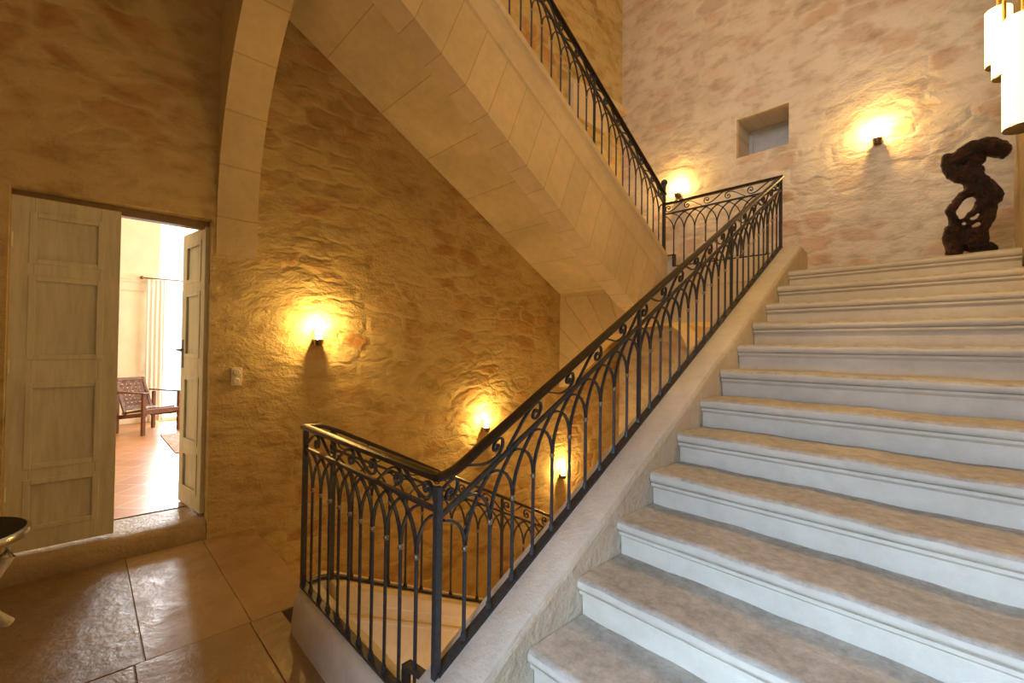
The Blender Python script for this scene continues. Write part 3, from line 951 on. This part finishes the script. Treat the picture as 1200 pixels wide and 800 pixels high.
for p, e in (((-.22, 2.6, 2.8), 38), ):
    L_ = bpy.data.lights.new('pendant_light', 'POINT'); L_.energy = e; L_.color = (1, .62, .22); L_.shadow_soft_size = .08
    o = bpy.data.objects.new('pendant_light', L_); o.location = p; link(o, t)

# ------------------------------------------------------------------ burl-wood sculpture on the landing
sc = thing('wood_sculpture', 'dark polished root-wood sculpture standing on the landing by the right pier', 'sculpture', (-.06, 5.3, ZL))
def SX(u, v):   # figure drawn on the plane y = 5.3
    f_, th, pit, rol = 525.556, .808026, .014443, .012631
    fw = Vector((-math.sin(th)*math.cos(pit), math.cos(th)*math.cos(pit), math.sin(pit)))
    r0 = Vector((math.cos(th), math.sin(th), 0)); u0 = r0.cross(fw)
    rr = math.cos(rol)*r0 + math.sin(rol)*u0; uu = -math.sin(rol)*r0 + math.cos(rol)*u0
    d = fw + rr*(1080+u/5-600)/f_ - uu*(150+v/5-400)/f_
    k = 5.3/d.y
    return d.x*k, 1.5+d.z*k
def SV(u, v, dy=0):
    x, z = SX(u, v); return (x, 5.3+dy, z)
bm = bmesh.new()
def lump(pts, rads, dys=None):
    """tapered limb through points of the figure"""
    P_ = [Vector(SV(u, v, (dys[i] if dys else 0))) for i, (u, v) in enumerate(pts)]
    R_ = [r*.00128 for r in rads]
    for (p, q_, a, b) in zip(P_[:-1], P_[1:], R_[:-1], R_[1:]):
        n = max(2, int((q_-p).length/(.35*min(a, b))))
        for i in range(n+1):
            k = i/n; sphere(bm, p.lerp(q_, k), a+(b-a)*k, sy=1.15, seg=10)
lump([(150, 185), (180, 195), (240, 165), (310, 125), (390, 115), (450, 115), (478, 125)], [32, 42, 55, 58, 50, 48, 40], [-.03, -.02, 0, 0, .02, .02, .02])
lump([(140, 215), (160, 270), (190, 250), (230, 250)], [26, 24, 34, 42], [-.04, -.05, -.03, 0]); lump([(380, 100), (470, 130)], [56, 50]); lump([(485, 90), (478, 165)], [18, 20]); lump([(330, 190), (260, 225)], [38, 30])
lump([(165, 280), (220, 300), (280, 295), (320, 290)], [20, 38, 45, 42], [-.05, -.04, 0, 0])
lump([(300, 260), (300, 350), (340, 360)], [55, 42, 45])
lump([(340, 300), (400, 355), (435, 400), (415, 430)], [40, 45, 42, 28], [0, .03, .04, .03])
lump([(300, 370), (240, 400), (185, 460), (170, 490), (190, 560), (215, 600)], [34, 28, 26, 28, 27, 34], [0, -.02, -.03, -.03, 0, 0])
lump([(340, 370), (390, 430), (405, 490), (395, 545), (350, 600), (280, 610), (215, 600)], [42, 36, 28, 28, 32, 26, 30])
lump([(335, 435), (330, 470), (290, 510), (240, 545)], [22, 26, 18, 14], [.02, .0, -.02, -.02])
lump([(370, 500), (330, 540), (280, 560)], [16, 16, 20])
lump([(160, 590), (165, 650), (200, 690), (190, 760)], [22, 38, 48, 44], [-.03, -.03, -.02, 0])
lump([(230, 640), (300, 670), (350, 650), (370, 610)], [42, 45, 34, 22])
lump([(300, 690), (390, 690), (432, 700)], [40, 30, 17], [0, .02, .03])
lump([(190, 790), (380, 790)], [52, 46])
sb = obj('wood_body', bm, M_burl, sc)
rm = sb.modifiers.new('remesh', 'REMESH'); rm.mode = 'VOXEL'; rm.voxel_size = .009; rm.use_smooth_shade = True
tx = bpy.data.textures.new('lump', 'CLOUDS'); tx.noise_scale = .055; tx.noise_depth = 3
dm = sb.modifiers.new('lump', 'DISPLACE'); dm.texture = tx; dm.strength = .035; dm.mid_level = .5; dm.texture_coords = 'GLOBAL'

# ------------------------------------------------------------------ low table at the left edge
t = thing('side_table', 'low table with round dark marble top and steel rim, cut by the left edge', 'table', (-3.5, -.485, 0))
bm = bmesh.new(); lathe(bm, [(.02, .535), (.285, .535), (.288, .53), (.288, .50), (.02, .50)], (-3.5, -.485, 0), 48); obj('table_top', bm, M_marble_dark, t, smooth=True)
bm = bmesh.new(); lathe(bm, [(.288, .492), (.302, .497), (.307, .513), (.303, .53), (.288, .537), (.286, .515), (.288, .492)], (-3.5, -.485, 0), 48, caps=False); obj('rim', bm, M_chrome, t, smooth=True)
for a in (110, 230, 350):
    bm = bmesh.new(); a = math.radians(a); c, s = math.cos(a), math.sin(a)
    pr = [(.20, .50), (.235, .44), (.23, .36), (.18, .26), (.16, .16), (.19, .07), (.235, .0)]
    tube(bm, [(-3.5+c*r, -.485+s*r, z) for r, z in pr], .03, 10, radii=[.9, 1.1, 1.0, .8, .7, .8, 1.1])
    obj('leg', bm, M_marble_white, t, smooth=True, label='carved pale stone leg')
bm = bmesh.new(); lathe(bm, [(.01, .0), (.10, .0), (.10, .04), (.05, .1), (.045, .35), (.1, .46), (.18, .5), (.01, .5)], (-3.5, -.485, 0), 24); obj('pedestal', bm, M_marble_white, t, smooth=True)

# ------------------------------------------------------------------ the room beyond the door
XF = -9.8
bm = bmesh.new(); box(bm, XF-.8, XW-TH, -3, 4, ZR-.2, ZR-.002); box(bm, XW-TH, -4.565, dy0, dy1, 0, ZR-.002); struct(obj('floor_room', bm, M_tile))
bm = bmesh.new(); box(bm, XF-.8, XW-TH-.001, -3, 4, 4.4, 4.6); struct(obj('ceiling_room', bm, M_plaster))
W1 = (.93, 2.45, .32, 3.56)
bm = bmesh.new()
box(bm, XF-.55, XF, -3, W1[0], ZR, 4.4); box(bm, XF-.55, XF, W1[1], 4, ZR, 4.4)
box(bm, XF-.55, XF, W1[0], W1[1], ZR, W1[2]-.1); box(bm, XF-.55, XF, W1[0], W1[1], W1[3], 4.4)
struct(obj('wall_room', bm, M_plaster))
bm = bmesh.new(); box(bm, XF, XW-TH-.001, -3.2, -3, ZR, 4.4); box(bm, XF, XW-TH-.001, 4, 4.2, ZR, 4.4); struct(obj('wall_room_side', bm, M_plaster))
bm = bmesh.new()
box(bm, XF, XF+.035, -3, .86, 2.52, 2.57); box(bm, XF, XF+.06, -3, .86, 2.57, 2.61); box(bm, XF, XF+.02, -3, .86, 2.38, 2.52)
struct(obj('trim_3', bm, M_plaster), 'cornice on the far wall of the next room', 'trim')
bm = bmesh.new()
y0, y1, z0, z1 = W1; x = XF-.45
for a, b in ((y0, y0+.07), (y1-.07, y1), ((y0+y1)/2-.05, (y0+y1)/2+.05)): box(bm, x-.03, x+.03, a, b, z0-.1, z1)
for a, b in ((z0-.1, z0), (z1-.08, z1), (1.4, 1.44), (2.5, 2.56)): box(bm, x-.028, x+.028, y0+.07, y1-.07, a, b)
wo = struct(obj('window_1', bm, M_frame))
bm = bmesh.new(); box(bm, x-.004, x+.004, y0+.07, y1-.07, z0, z1-.08); obj('pane', bm, M_glass, wo)
# curtain and rod
rd = thing('curtain_rod', 'thin curtain rod across the bright window of the next room', 'curtain rod', (XF+.1, 1.5, 2.62))
bm = bmesh.new(); tube(bm, [(XF+.1, .70, 2.6), (XF+.1, 2.7, 2.6)], .012, 10); obj('rod', bm, M_brass, rd, smooth=True)
bm = bmesh.new(); sphere(bm, (XF+.1, .69, 2.6), .03, seg=12); obj('finial', bm, M_brass, rd, smooth=True)
def curtain(ya, yb, label, nf=4):
    bm = bmesh.new(); nx, nz = 60, 12
    g = []
    for j in range(nz+1):
        z = 2.58 - (2.58-ZR-.03)*j/nz; row = []
        for i in range(nx+1):
            q = i/nx; am = .012+.008*j/nz
            row.append(bm.verts.new((XF+.1+am*math.sin(q*nf*2*PI+.3*math.sin(j*.5)), ya+(yb-ya)*q, z)))
        g.append(row)
    for j in range(nz):
        for i in range(nx): bm.faces.new((g[j][i], g[j][i+1], g[j+1][i+1], g[j+1][i]))
    o = obj('curtain', bm, M_curtain, smooth=True, ang=180)
    s = o.modifiers.new('solid', 'SOLIDIFY'); s.thickness = .004
    tag(o, label, 'curtain')
curtain(.76, 1.0, 'cream curtain gathered left of the bright window behind the armchair')

# armchair with woven straps
A = math.radians(30)
ch = thing('armchair', 'low wooden armchair with woven leather straps in the next room', 'armchair', (-8.77, .74, ZR))
CM = Matrix.Translation((-8.77, .74, ZR)) @ Matrix.Rotation(A, 4, 'Z')
CW, CD = .26, .27    # local x = front, y = width
def cpart(name, fn, mat, parent=ch, **kw):
    bm = bmesh.new(); fn(bm); bm.transform(CM); return obj(name, bm, mat, parent, **kw)
for sx in (-1, 1):
    for sy in (-1, 1):
        hh = .60 if sx > 0 else .585
        cpart('leg', lambda b: box(b, sx*CD-.022, sx*CD+.022, sy*CW-.022, sy*CW+.022, 0, hh), M_wood, bevel=.005)
for sy in (-1, 1):
    cpart('armrest', lambda b: box(b, -CD-.06, CD+.05, sy*CW-.04, sy*CW+.04, .60, .622), M_wood, bevel=.006)
    cpart('side_rail', lambda b: prism(b, [(-CD, .20), (CD, .27), (CD, .33), (-CD, .26)], 'y', sy*(CW-.04)-.012, sy*(CW-.04)+.012), M_wood)
cpart('front_rail', lambda b: box(b, CD-.02, CD+.02, -CW+.022, CW-.022, .30, .37), M_wood, bevel=.004)
cpart('seat', lambda b: prism(b, [(-CD+.02, .27), (CD-.02, .36), (CD-.02, .385), (-CD+.02, .295)], 'y', -CW+.055, CW-.055), M_strap)
BM_ = Matrix.Translation((-CD+.08, 0, .26)) @ Matrix.Rotation(math.radians(-24), 4, 'Y')
def backframe(b):
    for y0_, y1_, z0_, z1_ in ((-.215, -.175, 0, .6), (.175, .215, 0, .6), (-.175, .175, .55, .6), (-.175, .175, .08, .13)):
        box(b, -.014, .014, y0_, y1_, z0_, z1_, M=BM_)
bk = cpart('backrest', backframe, M_wood, bevel=.004)
def weave(b):
    for i in range(6):
        y = -.145+.058*i
        pth = [BM_ @ Vector((.006*(1 if (i+j) % 2 else -1), y, .13+.42*j/7)) for j in range(8)]
        sweep(b, pth, rect(.020, .002), up=BM_.to_3x3() @ Vector((1, 0, 0)))
    for j in range(7):
        z = .165+.06*j
        pth = [BM_ @ Vector((.006*(-1 if (i+j) % 2 else 1), -.175+.35*i/6, z)) for i in range(7)]
        sweep(b, pth, rect(.020, .002), up=BM_.to_3x3() @ Vector((1, 0, 0)))
cpart('woven_straps', weave, M_strap, bk, label='criss-cross leather straps')
bm = bmesh.new(); box(bm, -.02, .16, -.14, .10, .372, .386, M=None); bm.transform(CM @ Matrix.Rotation(math.radians(-9), 4, 'Y') @ Matrix.Translation((-.05, 0, -.012)))
tag(obj('magazine', bm, M_paper, bevel=.002), 'open black-and-white magazine lying on the armchair seat', 'magazine')
bm = bmesh.new(); box(bm, -8.3, -6.8, .84, 2.6, ZR, ZR+.012)
tag(obj('rug', bm, M_rug), 'red patterned rug edge on the tiled floor of the next room', 'rug')

# ------------------------------------------------------------------ lights
def area(name, loc, rot, sx, sy, e, col, spread=None):
    L_ = bpy.data.lights.new(name, 'AREA'); L_.shape = 'RECTANGLE'; L_.size = sx; L_.size_y = sy
    L_.energy = e; L_.color = col
    if spread: L_.spread = spread
    o = bpy.data.objects.new(name, L_); o.location = loc; o.rotation_euler = rot; COL.objects.link(o); return o
DAY = (.47, .69, 1.0)
def aim(v): return Vector(v).to_track_quat('-Z', 'Y').to_euler()
area('daylight_low', ((EX0+EX1)/2, EY-.32, (EZ0+EZ1)/2), aim((-.12, 1, -.47)), EX1-EX0, EZ1-EZ0-.2, 57, DAY, math.radians(72))
area('daylight_high', ((UX0+UX1)/2, FY-.4, (UZ0+UZ1)/2), aim((-.02, 1, -.28)), UX1-UX0, UZ1-UZ0, 60, (.9, .93, 1.0), math.radians(75))
area('daylight_room', (XF-.62, (W1[0]+W1[1])/2, 1.9), (PI/2, 0, -PI/2), W1[1]-W1[0], 3.3, 480, (.9, .95, 1.0))
# fill added inside the room, in front of its windowless side wall
area('room_side_fill', (-7.2, 3.9, 2.2), (PI/2, 0, PI), 2.0, 2.4, 170, (1, .95, .86))
def plamp(loc, e, r=.08, col=LAMP):  # warm fill points without fixtures, added to light the stairwell
    L_ = bpy.data.lights.new('warm_fill', 'POINT'); L_.energy = e; L_.color = col; L_.shadow_soft_size = r
    o = bpy.data.objects.new('warm_fill', L_); o.location = loc; COL.objects.link(o)
plamp((-1.0, -1.1, 2.3), 11, .15)      # added warm fill for the door side of the gallery
plamp((-1.2, 3.4, 6.6), 85, .2)        # added warm fill high in the stairwell
plamp((-2.0, 5.6, .7), 20, .1)         # unseen warm fill under the arch, for sconces further down
plamp((-1.65, 2.3, -.9), 16, .1)       # added warm fill on the string face in the well

w = bpy.data.worlds.new('World'); SC.world = w; w.use_nodes = True
bg = w.node_tree.nodes['Background']; bg.inputs[0].default_value = (.75, .85, 1, 1); bg.inputs[1].default_value = 1.7

# ------------------------------------------------------------------ camera
f_, th, pit, rol = 525.556, .808026, .014443, .012631
fw = Vector((-math.sin(th)*math.cos(pit), math.cos(th)*math.cos(pit), math.sin(pit)))
r0 = Vector((math.cos(th), math.sin(th), 0)); u0 = r0.cross(fw)
r2_ = math.cos(rol)*r0 + math.sin(rol)*u0; u2_ = -math.sin(rol)*r0 + math.cos(rol)*u0
cam = bpy.data.cameras.new('camera'); co = bpy.data.objects.new('camera', cam); COL.objects.link(co)
cam.sensor_width = 36; cam.lens = f_/1200*36; cam.clip_start = .02
co.matrix_world = Matrix(((r2_.x, u2_.x, -fw.x, 0), (r2_.y, u2_.y, -fw.y, 0), (r2_.z, u2_.z, -fw.z, 1.5), (0, 0, 0, 1)))
SC.camera = co
SC.view_settings.view_transform = 'Standard'
try: SC.view_settings.look = 'None'
except Exception: pass
SC.view_settings.exposure = 0; SC.view_settings.gamma = 1
SC.view_settings.use_curve_mapping = False
SC.cycles.use_denoising = True
SC.cycles.max_bounces = 8
SC.cycles.sample_clamp_indirect = 8
